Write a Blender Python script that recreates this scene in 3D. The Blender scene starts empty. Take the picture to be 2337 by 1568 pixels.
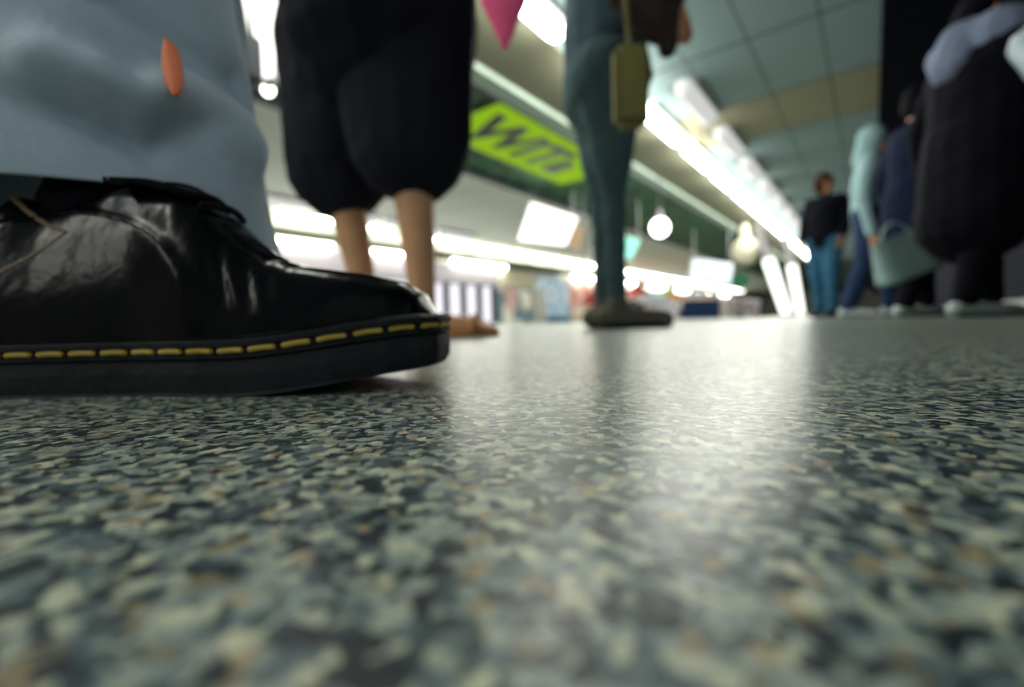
import bpy, bmesh, math, random
from mathutils import Vector, Matrix
random.seed(7)
PI = math.pi
SC = bpy.context.scene
COL = SC.collection

# ------------------------------------------------------------------ camera
IMG_W, IMG_H, FPX = 2337.0, 1568.0, 1050.0
CAM = Vector((0, 0, .035))
RT = Vector((.7878, .6154, -.0260)); UP = Vector((-.0075, .0517, .9986)); FW = Vector((-.6159, .7865, -.0453))
cam_d = bpy.data.cameras.new('camera'); cam = bpy.data.objects.new('camera', cam_d); COL.objects.link(cam)
cam.matrix_world = Matrix(((RT.x, UP.x, -FW.x, CAM.x), (RT.y, UP.y, -FW.y, CAM.y), (RT.z, UP.z, -FW.z, CAM.z), (0, 0, 0, 1)))
cam_d.sensor_width = 36; cam_d.lens = FPX / IMG_W * 36
cam_d.clip_start = .005; cam_d.clip_end = 300
cam_d.dof.use_dof = True; cam_d.dof.focus_distance = .16; cam_d.dof.aperture_fstop = cam_d.lens / 3.5
SC.camera = cam

# ------------------------------------------------------------------ world, exposure
w = bpy.data.worlds.new('world'); SC.world = w; w.use_nodes = True
w.node_tree.nodes['Background'].inputs[0].default_value = (.12, .22, .38, 1)
w.node_tree.nodes['Background'].inputs[1].default_value = .25
vs = SC.view_settings
vs.view_transform = 'Standard'; vs.look = 'None'; vs.gamma = 1; vs.exposure = 1.65; vs.use_curve_mapping = False
TUBE_W = 15.0      # strength of the fluorescent tubes

def at(px, py, d):
    """world point seen at a photo pixel, d metres in front of the lens"""
    return CAM + (FW + RT * ((px - 1168.5) / FPX) - UP * ((py - 784) / FPX)) * d
def floor_dir(v):
    v = Vector((v.x, v.y, 0)); return v.normalized()
RH, FH = floor_dir(RT), floor_dir(FW)

# ------------------------------------------------------------------ materials
def nodes(name):
    m = bpy.data.materials.new(name); m.use_nodes = True
    nt = m.node_tree; return m, nt, nt.nodes['Principled BSDF']
def mat(name, col, rough=.6, spec=.5, metal=0, var=.12, scale=8, bump=0, bscale=60, coat=0, sheen=0):
    m, nt, b = nodes(name)
    tc = nt.nodes.new('ShaderNodeTexCoord'); n = nt.nodes.new('ShaderNodeTexNoise')
    n.inputs['Scale'].default_value = scale; n.inputs['Detail'].default_value = 4
    nt.links.new(tc.outputs['Object'], n.inputs['Vector'])
    r = nt.nodes.new('ShaderNodeValToRGB')
    r.color_ramp.elements[0].position = .3; r.color_ramp.elements[1].position = .7
    r.color_ramp.elements[0].color = tuple(c * (1 - var) for c in col) + (1,)
    r.color_ramp.elements[1].color = tuple(min(1, c * (1 + var)) for c in col) + (1,)
    nt.links.new(n.outputs['Fac'], r.inputs['Fac']); nt.links.new(r.outputs['Color'], b.inputs['Base Color'])
    b.inputs['Roughness'].default_value = rough; b.inputs['Metallic'].default_value = metal
    b.inputs['Specular IOR Level'].default_value = spec; b.inputs['Coat Weight'].default_value = coat
    b.inputs['Sheen Weight'].default_value = sheen
    if bump:
        n2 = nt.nodes.new('ShaderNodeTexNoise'); n2.inputs['Scale'].default_value = bscale; n2.inputs['Detail'].default_value = 3
        nt.links.new(tc.outputs['Object'], n2.inputs['Vector'])
        bp = nt.nodes.new('ShaderNodeBump'); bp.inputs['Strength'].default_value = bump; bp.inputs['Distance'].default_value = .01
        nt.links.new(n2.outputs['Fac'], bp.inputs['Height']); nt.links.new(bp.outputs['Normal'], b.inputs['Normal'])
    return m
def emit(name, col, s):
    m, nt, b = nodes(name)
    b.inputs['Base Color'].default_value = tuple(.3 * c for c in col) + (1,); b.inputs['Roughness'].default_value = .8; b.inputs['Specular IOR Level'].default_value = .1
    b.inputs['Emission Color'].default_value = tuple(col) + (1,); b.inputs['Emission Strength'].default_value = s
    return m
def mottled(name, cols, scale, emis=0, rough=.6, kind='noise', detail=2):
    m, nt, b = nodes(name)
    tc = nt.nodes.new('ShaderNodeTexCoord')
    if kind == 'noise':
        n = nt.nodes.new('ShaderNodeTexNoise'); n.inputs['Detail'].default_value = detail; out = 'Fac'
    else:
        n = nt.nodes.new('ShaderNodeTexVoronoi'); out = 'Color'
    n.inputs['Scale'].default_value = scale
    nt.links.new(tc.outputs['Object'], n.inputs['Vector'])
    r = nt.nodes.new('ShaderNodeValToRGB'); cr = r.color_ramp
    while len(cr.elements) < len(cols): cr.elements.new(.5)
    for i, c in enumerate(cols):
        cr.elements[i].position = (.3 + .4 * i / (len(cols) - 1)) if kind == 'noise' else i / len(cols)
        cr.elements[i].color = tuple(c) + (1,)
    if kind != 'noise': cr.interpolation = 'CONSTANT'
    nt.links.new(n.outputs[out], r.inputs['Fac']); nt.links.new(r.outputs['Color'], b.inputs['Base Color'])
    b.inputs['Roughness'].default_value = rough
    if emis:
        nt.links.new(r.outputs['Color'], b.inputs['Emission Color']); b.inputs['Emission Strength'].default_value = emis
    return m

def floor_material():
    m, nt, b = nodes('terrazzo')
    L = nt.links.new; N = nt.nodes.new
    tc = N('ShaderNodeTexCoord')
    ns = N('ShaderNodeTexNoise'); ns.inputs['Scale'].default_value = 260; ns.inputs['Detail'].default_value = 2
    L(tc.outputs['Object'], ns.inputs['Vector'])
    mx = N('ShaderNodeVectorMath'); mx.operation = 'MULTIPLY_ADD'
    L(ns.outputs['Color'], mx.inputs[0]); mx.inputs[1].default_value = (.0045,) * 3; L(tc.outputs['Object'], mx.inputs[2])
    v = N('ShaderNodeTexVoronoi'); v.inputs['Scale'].default_value = 340; v.inputs['Randomness'].default_value = 1
    L(mx.outputs[0], v.inputs['Vector'])
    sep = N('ShaderNodeSeparateColor'); L(v.outputs['Color'], sep.inputs[0])
    r = N('ShaderNodeValToRGB'); cr = r.color_ramp; cr.interpolation = 'CONSTANT'
    pal = [(0, (.012, .022, .032)), (.24, (.06, .10, .11)), (.38, (.15, .19, .20)), (.52, (.36, .40, .36)), (.76, (.60, .60, .46)), (.93, (.36, .28, .16))]
    while len(cr.elements) < len(pal): cr.elements.new(.5)
    for e, (p, c) in zip(cr.elements, pal): e.position = p; e.color = c + (1,)
    L(sep.outputs[0], r.inputs['Fac'])
    # broader clouds of tone between the chips
    n2 = N('ShaderNodeTexNoise'); n2.inputs['Scale'].default_value = 190; n2.inputs['Detail'].default_value = 3
    L(tc.outputs['Object'], n2.inputs['Vector'])
    r2 = N('ShaderNodeValToRGB'); r2.color_ramp.elements[0].position = .38; r2.color_ramp.elements[1].position = .62
    r2.color_ramp.elements[0].color = (.30, .39, .48, 1); r2.color_ramp.elements[1].color = (.98, .96, .88, 1)
    L(n2.outputs['Fac'], r2.inputs['Fac'])
    mul = N('ShaderNodeMix'); mul.data_type = 'RGBA'; mul.blend_type = 'MULTIPLY'; mul.inputs[0].default_value = .85
    L(r.outputs['Color'], mul.inputs[6]); L(r2.outputs['Color'], mul.inputs[7])
    # joints between the slabs
    sx = N('ShaderNodeSeparateXYZ'); L(tc.outputs['Object'], sx.inputs[0])
    outs = []
    for ax, off in (('X', .097), ('Y', -.112)):
        a = N('ShaderNodeMath'); a.operation = 'ADD'; a.inputs[1].default_value = off + 60; L(sx.outputs[ax], a.inputs[0])
        mo = N('ShaderNodeMath'); mo.operation = 'PINGPONG'; mo.inputs[1].default_value = .3; L(a.outputs[0], mo.inputs[0])
        lt = N('ShaderNodeMath'); lt.operation = 'LESS_THAN'; lt.inputs[1].default_value = .0012; L(mo.outputs[0], lt.inputs[0])
        outs.append(lt)
    mxx = N('ShaderNodeMath'); mxx.operation = 'MAXIMUM'; L(outs[0].outputs[0], mxx.inputs[0]); L(outs[1].outputs[0], mxx.inputs[1])
    fac = N('ShaderNodeMath'); fac.operation = 'MULTIPLY'; fac.inputs[1].default_value = .75; L(mxx.outputs[0], fac.inputs[0])
    jm = N('ShaderNodeMix'); jm.data_type = 'RGBA'; L(fac.outputs[0], jm.inputs[0]); L(mul.outputs[2], jm.inputs[6]); jm.inputs[7].default_value = (.06, .08, .08, 1)
    L(jm.outputs[2], b.inputs['Base Color'])
    b.inputs['Roughness'].default_value = .34; b.inputs['Specular IOR Level'].default_value = .6
    bp = N('ShaderNodeBump'); bp.inputs['Strength'].default_value = .25; bp.inputs['Distance'].default_value = .0008
    L(n2.outputs['Fac'], bp.inputs['Height']); L(bp.outputs['Normal'], b.inputs['Normal'])
    return m
def tile_ceiling_material():
    m, nt, b = nodes('ceiling_tiles')
    L = nt.links.new; N = nt.nodes.new
    tc = N('ShaderNodeTexCoord'); sx = N('ShaderNodeSeparateXYZ'); L(tc.outputs['Object'], sx.inputs[0])
    outs = []
    for ax, off, per in (('X', .43, .645), ('Y', -5.6, 1.52)):
        a = N('ShaderNodeMath'); a.operation = 'ADD'; a.inputs[1].default_value = off + per * 100; L(sx.outputs[ax], a.inputs[0])
        mo = N('ShaderNodeMath'); mo.operation = 'PINGPONG'; mo.inputs[1].default_value = per / 2; L(a.outputs[0], mo.inputs[0])
        lt = N('ShaderNodeMath'); lt.operation = 'LESS_THAN'; lt.inputs[1].default_value = .011 if ax == 'X' else .022; L(mo.outputs[0], lt.inputs[0])
        outs.append(lt)
    mxx = N('ShaderNodeMath'); mxx.operation = 'MAXIMUM'; L(outs[0].outputs[0], mxx.inputs[0]); L(outs[1].outputs[0], mxx.inputs[1])
    # one course of beige tiles crossing the hall
    g = N('ShaderNodeMath'); g.operation = 'COMPARE'; g.inputs[1].default_value = 7.90; g.inputs[2].default_value = .76; L(sx.outputs['Y'], g.inputs[0])
    c1 = N('ShaderNodeMix'); c1.data_type = 'RGBA'; L(g.outputs[0], c1.inputs[0])
    c1.inputs[6].default_value = (.33, .46, .47, 1); c1.inputs[7].default_value = (.40, .38, .25, 1)
    c2 = N('ShaderNodeMix'); c2.data_type = 'RGBA'; L(mxx.outputs[0], c2.inputs[0]); L(c1.outputs[2], c2.inputs[6]); c2.inputs[7].default_value = (.12, .15, .14, 1)
    L(c2.outputs[2], b.inputs['Base Color']); b.inputs['Roughness'].default_value = .85
    return m

M = {}
M['floor'] = floor_material()
M['ceil'] = tile_ceiling_material()
M['ceil_beige'] = mat('ceiling_beige', (.20, .20, .14), .9, spec=.1, var=.08, scale=1)
M['ceil_pale'] = mat('ceiling_pale', (.80, .84, .74), .8, var=.06, scale=1)
M['beam'] = mat('beam_pale', (.42, .52, .44), .8, var=.05)
M['green_mural'] = mottled('green_leaf_panels', [(.010, .03, .035), (.03, .08, .085), (.06, .24, .06), (.02, .06, .05), (.26, .33, .27)], 1.7, detail=4)
M['sign_green'] = emit('lime_green_panel', (.28, .50, .01), .26)
M['dark'] = mat('dark_metal', (.03, .04, .05), .5)
M['navy'] = mat('navy_wall', (.004, .005, .014), .9, spec=.1)
M['wall'] = mat('cream_wall', (.64, .66, .58), .8)
M['wall_bounce'] = mat('bounce_wall', (.62, .68, .72), .8)
M['white'] = mat('white_paint', (.78, .80, .76), .5)
M['grey'] = mat('grey_metal', (.35, .37, .38), .4, metal=.6)
M['housing'] = mat('lamp_housing', (.22, .23, .22), .8, spec=.1)
M['tube'] = emit('fluorescent_tube', (1, 1, .90), TUBE_W)
M['tube_ghost'] = emit('ghost_tube', (.95, .95, .93), .20)  # ghost images of the tubes, given a dim glow of their own
M['tube_far'] = emit('shop_tube', (1, 1, .90), 11)
M['lightbox'] = emit('white_lightbox', (1, 1, .93), .75)
M['lightbox_teal'] = emit('teal_lightbox', (.30, .75, .62), .5)
M['lightbox_cyan'] = emit('cyan_lightbox', (.02, .35, .45), .22)
M['shop_lit'] = emit('lit_shop_interior', (.95, .90, 1), .38)
M['fascia'] = emit('lit_fascia', (.78, .72, .74), .17)
M['globe'] = emit('globe_lamp', (1, 1, .95), 3)
M['skin'] = mat('skin', (.55, .27, .16), .5, var=.08, scale=20)
M['skin_warm'] = mat('skin_tan', (.58, .30, .16), .5, var=.08, scale=20)  # orange-tan skin tone of the bare-legged walker
M['hair'] = mat('brown_hair', (.05, .02, .012), .8, spec=.1, bump=.5, bscale=90)
M['hair_black'] = mat('black_hair', (.005, .005, .008), .8, spec=.08, bump=.5, bscale=90)
M['eye'] = mat('eye', (.05, .03, .02), .2)
M['leather'] = mat('black_leather', (.003, .0035, .005), .22, spec=.065, var=.3, scale=14, bump=.12, bscale=35, coat=0)
M['sole'] = mat('black_rubber', (.012, .014, .018), .6, spec=.15, bump=.15, bscale=120)
M['thread'] = mat('yellow_thread', (.42, .29, .05), .7)
M['binding'] = mat('brown_binding', (.16, .10, .05), .6)
M['trouser_blue'] = mat('grey_blue_twill', (.38, .46, .56), .9, spec=.1, var=.10, scale=12, bump=.1, bscale=200, sheen=.3)
M['orange'] = mat('orange_red_glint', (1, .24, .12), .7)  # colour stands in for a red light reflection
M['shorts'] = mat('black_shorts', (.010, .011, .018), .85, spec=.1, bump=.5, bscale=25)
M['shirt_black'] = mat('black_shirt', (.009, .010, .018), .9, spec=.1, bump=.4, bscale=18)
M['sandal'] = mat('tan_sandal', (.45, .17, .06), .6)
M['pink'] = mat('pink_cloth', (.90, .10, .27), .7)
M['trouser_teal'] = mat('slate_teal_trousers', (.070, .120, .130), .9, spec=.1, bump=.3, bscale=15)
M['jacket_brown'] = mat('brown_jacket', (.045, .032, .030), .8, spec=.1, bump=.3, bscale=20)
M['top_slate'] = mat('slate_blue_top', (.065, .105, .13), .9, spec=.1, bump=.3, bscale=15)
M['olive'] = mat('olive_canvas', (.17, .15, .04), .8)
M['jacket_dark'] = mat('black_jacket', (.004, .005, .009), .9, spec=.1, bump=.3, bscale=20)
M['jeans'] = mat('blue_jeans', (.035, .12, .21), .8, spec=.1, bump=.3, bscale=20)
M['hood'] = mat('pale_aqua_hoodie', (.30, .45, .48), .9, spec=.1, bump=.3, bscale=20)
M['navy_cloth'] = mat('navy_cloth', (.02, .04, .10), .9, spec=.1)
M['black_cloth'] = mat('black_cloth', (.004, .004, .008), .9, spec=.1)
M['navy_dark'] = mat('navy_black_cloth', (.008, .012, .035), .9, spec=.1)
M['grey_scarf'] = mat('grey_blue_scarf', (.16, .19, .28), .9, spec=.1)
M['white_cloth'] = mat('white_sleeve', (.62, .72, .80), .8)
M['bag'] = mat('grey_green_bag', (.26, .38, .37), .5)
M['shoe_taupe'] = mat('taupe_shoe', (.13, .12, .10), .8, spec=.1)
M['shoe_white'] = mat('pale_sneaker', (.42, .50, .50), .5)
M['blue_poster'] = mottled('blue_patterned_poster', [(.75, .85, .95), (.20, .45, .70), (.85, .88, .85), (.30, .60, .80)], 2.2, .08)
M['red_poster'] = mottled('red_patterned_poster', [(.80, .75, .60), (.55, .12, .10), (.75, .55, .45), (.85, .82, .70)], 1.6, .06)
M['red'] = mat('dark_red_canvas', (.40, .03, .03), .7)
M['orange_c'] = mat('orange_canvas', (.85, .22, .03), .7)
M['lime'] = mat('lime_canvas', (.50, .70, .10), .7)
M['blue'] = mat('blue_canvas', (.05, .30, .55), .7)
M['blue_box'] = mottled('pale_blue_sign_face', [(.55, .75, .95), (.85, .92, 1), (.45, .62, .85)], 1.5, .15)
M['tan'] = emit('tan_face', (.72, .50, .30), .15)
M['mauve'] = emit('pale_mauve_face', (.66, .62, .62), .15)
M['cream'] = mat('cream_shade', (.72, .68, .50), .7)
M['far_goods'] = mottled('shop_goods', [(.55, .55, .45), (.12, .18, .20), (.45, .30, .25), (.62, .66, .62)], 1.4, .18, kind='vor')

# ------------------------------------------------------------------ helpers
def tag(o, label=None, cat=None, group=None, kind=None):
    if label: o['label'] = label
    if cat: o['category'] = cat
    if group: o['group'] = group
    if kind: o['kind'] = kind
    return o
def link(name, bm, m, parent=None, smooth=False):
    me = bpy.data.meshes.new(name); bmesh.ops.recalc_face_normals(bm, faces=bm.faces); bm.to_mesh(me); bm.free()
    if m is not None: me.materials.append(m)
    if smooth: me.shade_smooth()
    o = bpy.data.objects.new(name, me); COL.objects.link(o)
    if parent is not None: o.parent = parent; o.matrix_parent_inverse = parent.matrix_world.inverted() if False else Matrix.Identity(4)
    return o
def empty(name, loc=(0, 0, 0), rot=None):
    o = bpy.data.objects.new(name, None); COL.objects.link(o); o.location = loc
    if rot is not None: o.rotation_euler = rot
    return o
def box(bm, lo, hi, bev=0, mtx=None):
    vs = [Vector((x, y, z)) for x in (lo[0], hi[0]) for y in (lo[1], hi[1]) for z in (lo[2], hi[2])]
    if mtx is not None: vs = [mtx @ v for v in vs]
    b = [bm.verts.new(v) for v in vs]
    fs = [bm.faces.new([b[i] for i in f]) for f in ((0, 1, 3, 2), (4, 6, 7, 5), (0, 4, 5, 1), (2, 3, 7, 6), (0, 2, 6, 4), (1, 5, 7, 3))]
    if bev:
        es = list({e for f in fs for e in f.edges})
        bmesh.ops.bevel(bm, geom=es, offset=bev, segments=2, affect='EDGES')
def frame_of(d):
    d = d.normalized(); a = Vector((0, 0, 1)) if abs(d.z) < .9 else Vector((1, 0, 0))
    u = d.cross(a).normalized(); v = d.cross(u).normalized(); return d, u, v
def capsule(bm, p0, p1, r0, r1=None, n=14, sq=1.0, sqdir=None):
    """tapered, round-ended tube; sq flattens it along sqdir"""
    r1 = r0 if r1 is None else r1
    p0, p1 = Vector(p0), Vector(p1); d = p1 - p0
    if d.length < 1e-6: d = Vector((0, 0, 1e-5)); p1 = p0 + d
    dn, u, v = frame_of(d)
    if sqdir is not None:
        s = Vector(sqdir); s = (s - dn * s.dot(dn)).normalized(); u = s; v = dn.cross(u)
    rings = []
    for k in range(4): a = PI / 2 * (1 - k / 4) ; rings.append((p0 - dn * r0 * math.sin(a), r0 * math.cos(a)))
    rings.append((p0, r0)); rings.append((p0.lerp(p1, .5), (r0 + r1) / 2)); rings.append((p1, r1))
    for k in range(1, 5): a = PI / 2 * k / 4; rings.append((p1 + dn * r1 * math.sin(a), r1 * math.cos(a)))
    prev = None
    for (c, r) in rings:
        if r < 1e-5: ring = [bm.verts.new(c)]
        else: ring = [bm.verts.new(c + u * (r * sq * math.cos(2 * PI * i / n)) + v * (r * math.sin(2 * PI * i / n))) for i in range(n)]
        if prev is not None:
            for i in range(n):
                j = (i + 1) % n
                a_ = prev[i % len(prev)]; b_ = prev[j % len(prev)]; c_ = ring[j % len(ring)]; d_ = ring[i % len(ring)]
                q = []
                for x in (a_, b_, c_, d_):
                    if x not in q: q.append(x)
                if len(q) > 2: bm.faces.new(q)
        prev = ring
def ellipsoid(bm, c, rx, ry, rz, mtx=None, n=16):
    M4 = Matrix.Translation(Vector(c)) @ (mtx.to_4x4() if mtx is not None else Matrix.Identity(4)) @ Matrix.Diagonal((rx, ry, rz, 1))
    bmesh.ops.create_uvsphere(bm, u_segments=n, v_segments=n // 2 + 2, radius=1, matrix=M4)
def tube(bm, pts, r, n=8):
    for a, b in zip(pts[:-1], pts[1:]): capsule(bm, a, b, r, r, n)
def fuse(o, vox, smooth=6, disp=0, dscale=.2):
    m = o.modifiers.new('r', 'REMESH'); m.mode = 'VOXEL'; m.voxel_size = vox; m.use_smooth_shade = True
    if smooth: s = o.modifiers.new('s', 'SMOOTH'); s.factor = .5; s.iterations = smooth
    if disp:
        t = bpy.data.textures.new('folds', 'CLOUDS'); t.noise_scale = dscale
        d = o.modifiers.new('d', 'DISPLACE'); d.texture = t; d.strength = disp; d.mid_level = .5; d.texture_coords = 'LOCAL'
    return o
def grid_surface(bm, fn, nu, nv, close_u=False):
    V = [[bm.verts.new(fn(i / (nu if close_u else nu - 1), j / (nv - 1))) for i in range(nu)] for j in range(nv)]
    for j in range(nv - 1):
        for i in range(nu if close_u else nu - 1):
            k = (i + 1) % nu
            bm.faces.new((V[j][i], V[j][k], V[j + 1][k], V[j + 1][i]))
    return V
def sstep(a, b, x):
    t = max(0, min(1, (x - a) / (b - a))); return t * t * (3 - 2 * t)
def interp(tab, x):
    if x <= tab[0][0]: return tab[0][1]
    for (x0, y0), (x1, y1) in zip(tab, tab[1:]):
        if x <= x1: t = (x - x0) / (x1 - x0); t = t * t * (3 - 2 * t) * .5 + t * .5; return y0 + (y1 - y0) * t
    return tab[-1][1]
def simple(name, m, fn, parent=None, smooth=False, **k):
    bm = bmesh.new(); fn(bm); return link(name, bm, m, parent, smooth)

# ------------------------------------------------------------------ the hall
def slab(name, lo, hi, m, **k):
    o = simple(name, m, lambda b: box(b, lo, hi)); tag(o, kind='structure'); return o
slab('floor', (-12.6, -9, -.12), (1.6, 72, 0), M['floor'])
slab('ceiling', (-3.55, -9, 3.0), (1.6, 72, 3.12), M['ceil'])
slab('ceiling_beige', (-12.6, -9, 3.005), (-6.1, 72, 3.12), M['ceil_pale'])
slab('ceiling_over_sign', (-3.80, -9, 2.92), (-3.55, 72, 3.12), M['beam'])
slab('ceiling_green', (-6.1, -9, 3.0), (-3.8, 72, 3.12), M['green_mural'])
slab('trim_1', (-3.54, -9, 2.985), (-2.70, 72, 3.02), M['ceil_beige'])
slab('trim_2', (-6.16, -9, 2.90), (-6.06, 72, 3.10), M['dark'])
slab('trim_3', (-3.94, -9, 2.94), (-3.81, 72, 3.05), M['dark'])
slab('wall_left', (-12.6, -9, 0), (-12.3, 72, 3.12), M['wall'])
slab('wall_right', (1.3, .6, 0), (1.6, 72, 3.12), M['navy'])
slab('wall_right_unseen', (1.3, -9, 0), (1.6, .6, 3.12), M['wall_bounce'])  # unseen stretch of wall, made pale to bounce light forward
slab('wall_back', (-12.6, 71.7, 0), (1.6, 72, 3.12), M['wall'])
slab('wall_front', (-12.6, -9.3, 0), (1.6, -9, 3.12), M['wall'])
slab('trim_4', (-12.3, -9, 2.36), (-11.5, 72, 2.56), M['ceil_beige'])
slab('trim_vignette', (.05, .6, 2.55), (1.3, 72, 3.0), M['navy'])  # dark bulkhead added in place of the lens vignetting overhead
slab('baseboard_right', (1.22, -9, 0), (1.3, 72, .14), M['grey'])

def lamp_fixture(loc, length, w_, tube_m, label, group, cat='light'):
    r = empty('ceiling_light', loc); tag(r, label, cat, group)
    simple('housing', M['housing'], lambda b: box(b, (-w_ / 2, -length / 2, -.03), (w_ / 2, length / 2, 0)), r)
    def tb(b):
        capsule(b, (0, -length / 2 + .03, -.06), (0, length / 2 - .03, -.06), w_ * .32, w_ * .32, 10)
    simple('tube', tube_m, tb, r, True)
    for s in (-1, 1):
        simple('end_cap', M['housing'], lambda b: box(b, (-w_ * .2, s * (length / 2 - .02) - .02, -.085), (w_ * .2, s * (length / 2 - .02) + .02, -.03)), r)
    return r
def copy_tree(o, parent=None):
    c = o.copy(); COL.objects.link(c)
    if parent is not None: c.parent = parent
    for ch in [x for x in bpy.data.objects if x.parent == o]: copy_tree(ch, c)
    return c
ORD = 'first second third fourth fifth sixth seventh eighth ninth tenth eleventh twelfth thirteenth fourteenth fifteenth sixteenth seventeenth eighteenth nineteenth twentieth'.split()
def ordinal(n):
    return ORD[n - 1] if n <= 20 else 'twenty-' + ORD[n - 21] if n < 30 else 'thirtieth' if n == 30 else 'thirty-' + ORD[n - 31]
def repeat(proto, locs, label):
    """locs run from the near end to the far end of the row; label holds one %s for the count from the far end"""
    for i, l in enumerate(locs):
        o = proto if i == 0 else copy_tree(proto)
        o.location = l
        o['label'] = label % ordinal(len(locs) - i)
# bright strip down the middle of the hall
p = lamp_fixture((0, 0, 0), 1.34, .30, M['tube'], 'x', 'bright tube lights in the diagonal row')
repeat(p, [(-2.5, 7.02 + 1.82 * k, 2.98) for k in range(-7, 13)], 'bright white tube light in the diagonal ceiling row, %s from its far end')
# ghost image of that row, built as fainter lamps beside it
p = lamp_fixture((0, 0, 0), 1.12, .38, M['tube_ghost'], 'x', 'ghost images beside the diagonal row')
repeat(p, [(-1.88, 6.6 + 1.82 * k, 2.99) for k in range(0, 9)], 'dim whitish ghost image of a tube light above the bright diagonal row, %s from the far end')
# row along the top of the left wall, row over the shop fronts
p = lamp_fixture((0, 0, 0), 1.36, .24, M['tube_far'], 'x', 'tube lights in the upper row over the shops')
repeat(p, [(-11.7, 4.45 + 1.95 * k, 3.0) for k in range(0, 28)], 'white tube light in the upper row over the shops, %s from the far end')
p = lamp_fixture((0, 0, 0), 2.9, .24, M['tube_far'], 'x', 'tube lights in the lower row over the shops')
repeat(p, [(-11.75, y, 2.34) for y in (5.6, 9.0, 13.2, 21.6, 26.5, 31.5, 37, 43, 50)], 'long white tube light just over the shop fronts, %s from the far end')
# ghost images of the upper row, built as dim lamps behind the bare legs
p = lamp_fixture((0, 0, 0), 1.6, .36, M['tube_ghost'], 'x', 'ghost images above the shop row')
repeat(p, [(-10.6, 4.9 + 1.95 * k, 3.0) for k in range(0, 4)], 'dim grey-white ghost image of a tube light behind the bare legs, %s from the far end')

# upper-left light box, round lamp and small speaker
def hang(bm, pt, top=3.0, r=.012, spread=0):
    capsule(bm, pt, (pt[0], pt[1], top), r, r, 8)
def panel_box(name, corners_px, d, thick, face_m, label, cat, rods=True, top=2.99, frame_m=None):
    """a hanging light box: the face outline given by four photo corners at distance d; body, face, hanging rods"""
    pts = [at(px, py, d) for px, py in corners_px]
    c = sum(pts, Vector()) / 4; n = FH.copy()
    r = empty(name, c); tag(r, label, cat)
    loc = [q - c for q in pts]
    def body(b):
        a = [b.verts.new(q * 1.03 + n * .004) for q in loc]; e = [b.verts.new(q * 1.03 + n * thick) for q in loc]
        b.faces.new(a); b.faces.new(e[::-1])
        for i in range(4): j = (i + 1) % 4; b.faces.new((a[i], e[i], e[j], a[j]))
    def face(b):
        a = [b.verts.new(q) for q in loc]; e = [b.verts.new(q + n * .01) for q in loc]
        b.faces.new(a); b.faces.new(e[::-1])
        for i in range(4): j = (i + 1) % 4; b.faces.new((a[i], e[i], e[j], a[j]))
    simple('sign_case', frame_m or M['white'], body, r); simple('sign_face', face_m, face, r)
    if rods:
        srt = sorted(loc, key=lambda q: -q.z)[:2]
        for q in srt:
            q2 = q * .9 + n * thick * .5
            if c.z + q2.z < top - .02:
                simple('hanging_rod', M['grey'], lambda b: capsule(b, q2 - Vector((0, 0, .02)), Vector((q2.x, q2.y, top - c.z)), .015, .015, 8), r)
    return r
panel_box('light_box', [(545, -60), (636, -60), (624, 172), (588, 178)], 3.2, .12, M['lightbox'], 'bright white light box at the top between blue-grey trousers and black shorts', 'light box', top=2.9, rods=False)
panel_box('light_box', [(634, -60), (700, -60), (690, 60), (640, 120)], 3.6, .1, M['lightbox_cyan'], 'dark cyan light box behind the top of the black shirt', 'light box', rods=False)
def loudspeaker():
    r = empty('loudspeaker', at(567, 135, 2.9)); tag(r, 'small dark box loudspeaker in front of the bright white light box', 'loudspeaker')
    simple('cabinet', M['dark'], lambda b: box(b, (-.07, -.06, -.14), (.07, .06, .13), .015), r)
    simple('speaker_grille', M['grey'], lambda b: box(b, (-.055, -.07, -.12), (.055, -.058, .11), .004), r)
    simple('bracket', M['dark'], lambda b: capsule(b, (0, .03, .1), (0, .03, 3.0 - r.location.z), .012, .012), r)
loudspeaker()
def round_lamp(px, py, d, rad, m, label, shade=None, rod=True):
    c = at(px, py, d); r = empty('hanging_lamp', c); tag(r, label, 'lamp')
    simple('globe', m, lambda b: ellipsoid(b, (0, 0, 0), rad, rad, rad * 1.05), r, True)
    def cap(b): capsule(b, (0, 0, rad * .9), (0, 0, rad * 1.9), rad * .45, rad * .25, 14)
    simple('lamp_cap', shade or M['mauve'], cap, r, True)
    simple('cord', M['dark'], lambda b: capsule(b, (0, 0, rad * 1.8), (0, 0, 2.99 - c.z), .012, .012, 8), r)
round_lamp(612, 205, 4.6, .055, M['globe'], 'small glaring round lamp just right of the blue-grey trousers')
round_lamp(1506, 519, 9.6, .18, M['globe'], 'round white globe lamp hanging below the dark green ceiling')
round_lamp(1700, 575, 13, .36, M['cream'], 'dull cream round lamp hanging left of the slanted light columns', M['cream'])

# hanging signs
panel_box('hanging_sign', [(1183, 548), (1212, 462), (1318, 496), (1290, 560)], 10, .15, M['lightbox'], 'large bright white slanted light box sign hanging over the shops', 'sign')
panel_box('hanging_sign', [(1296, 562), (1306, 514), (1334, 516), (1322, 572)], 10.5, .12, M['tan'], 'small tan hanging sign beside the big white light box', 'sign')
panel_box('hanging_sign', [(1352, 584), (1354, 520), (1396, 522), (1394, 590)], 10.8, .12, M['lightbox_teal'], 'pale teal hanging sign left of the teal-trousered leg', 'sign')
panel_box('hanging_sign', [(1418, 588), (1412, 534), (1462, 548), (1440, 592)], 11.2, .12, M['lightbox_teal'], 'small teal hanging sign right of the teal-trousered leg', 'sign')
panel_box('hanging_sign', [(1576, 636), (1582, 590), (1672, 602), (1666, 646)], 15, .15, M['blue_box'], 'pale blue hanging sign above the far shop counters', 'sign')

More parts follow.
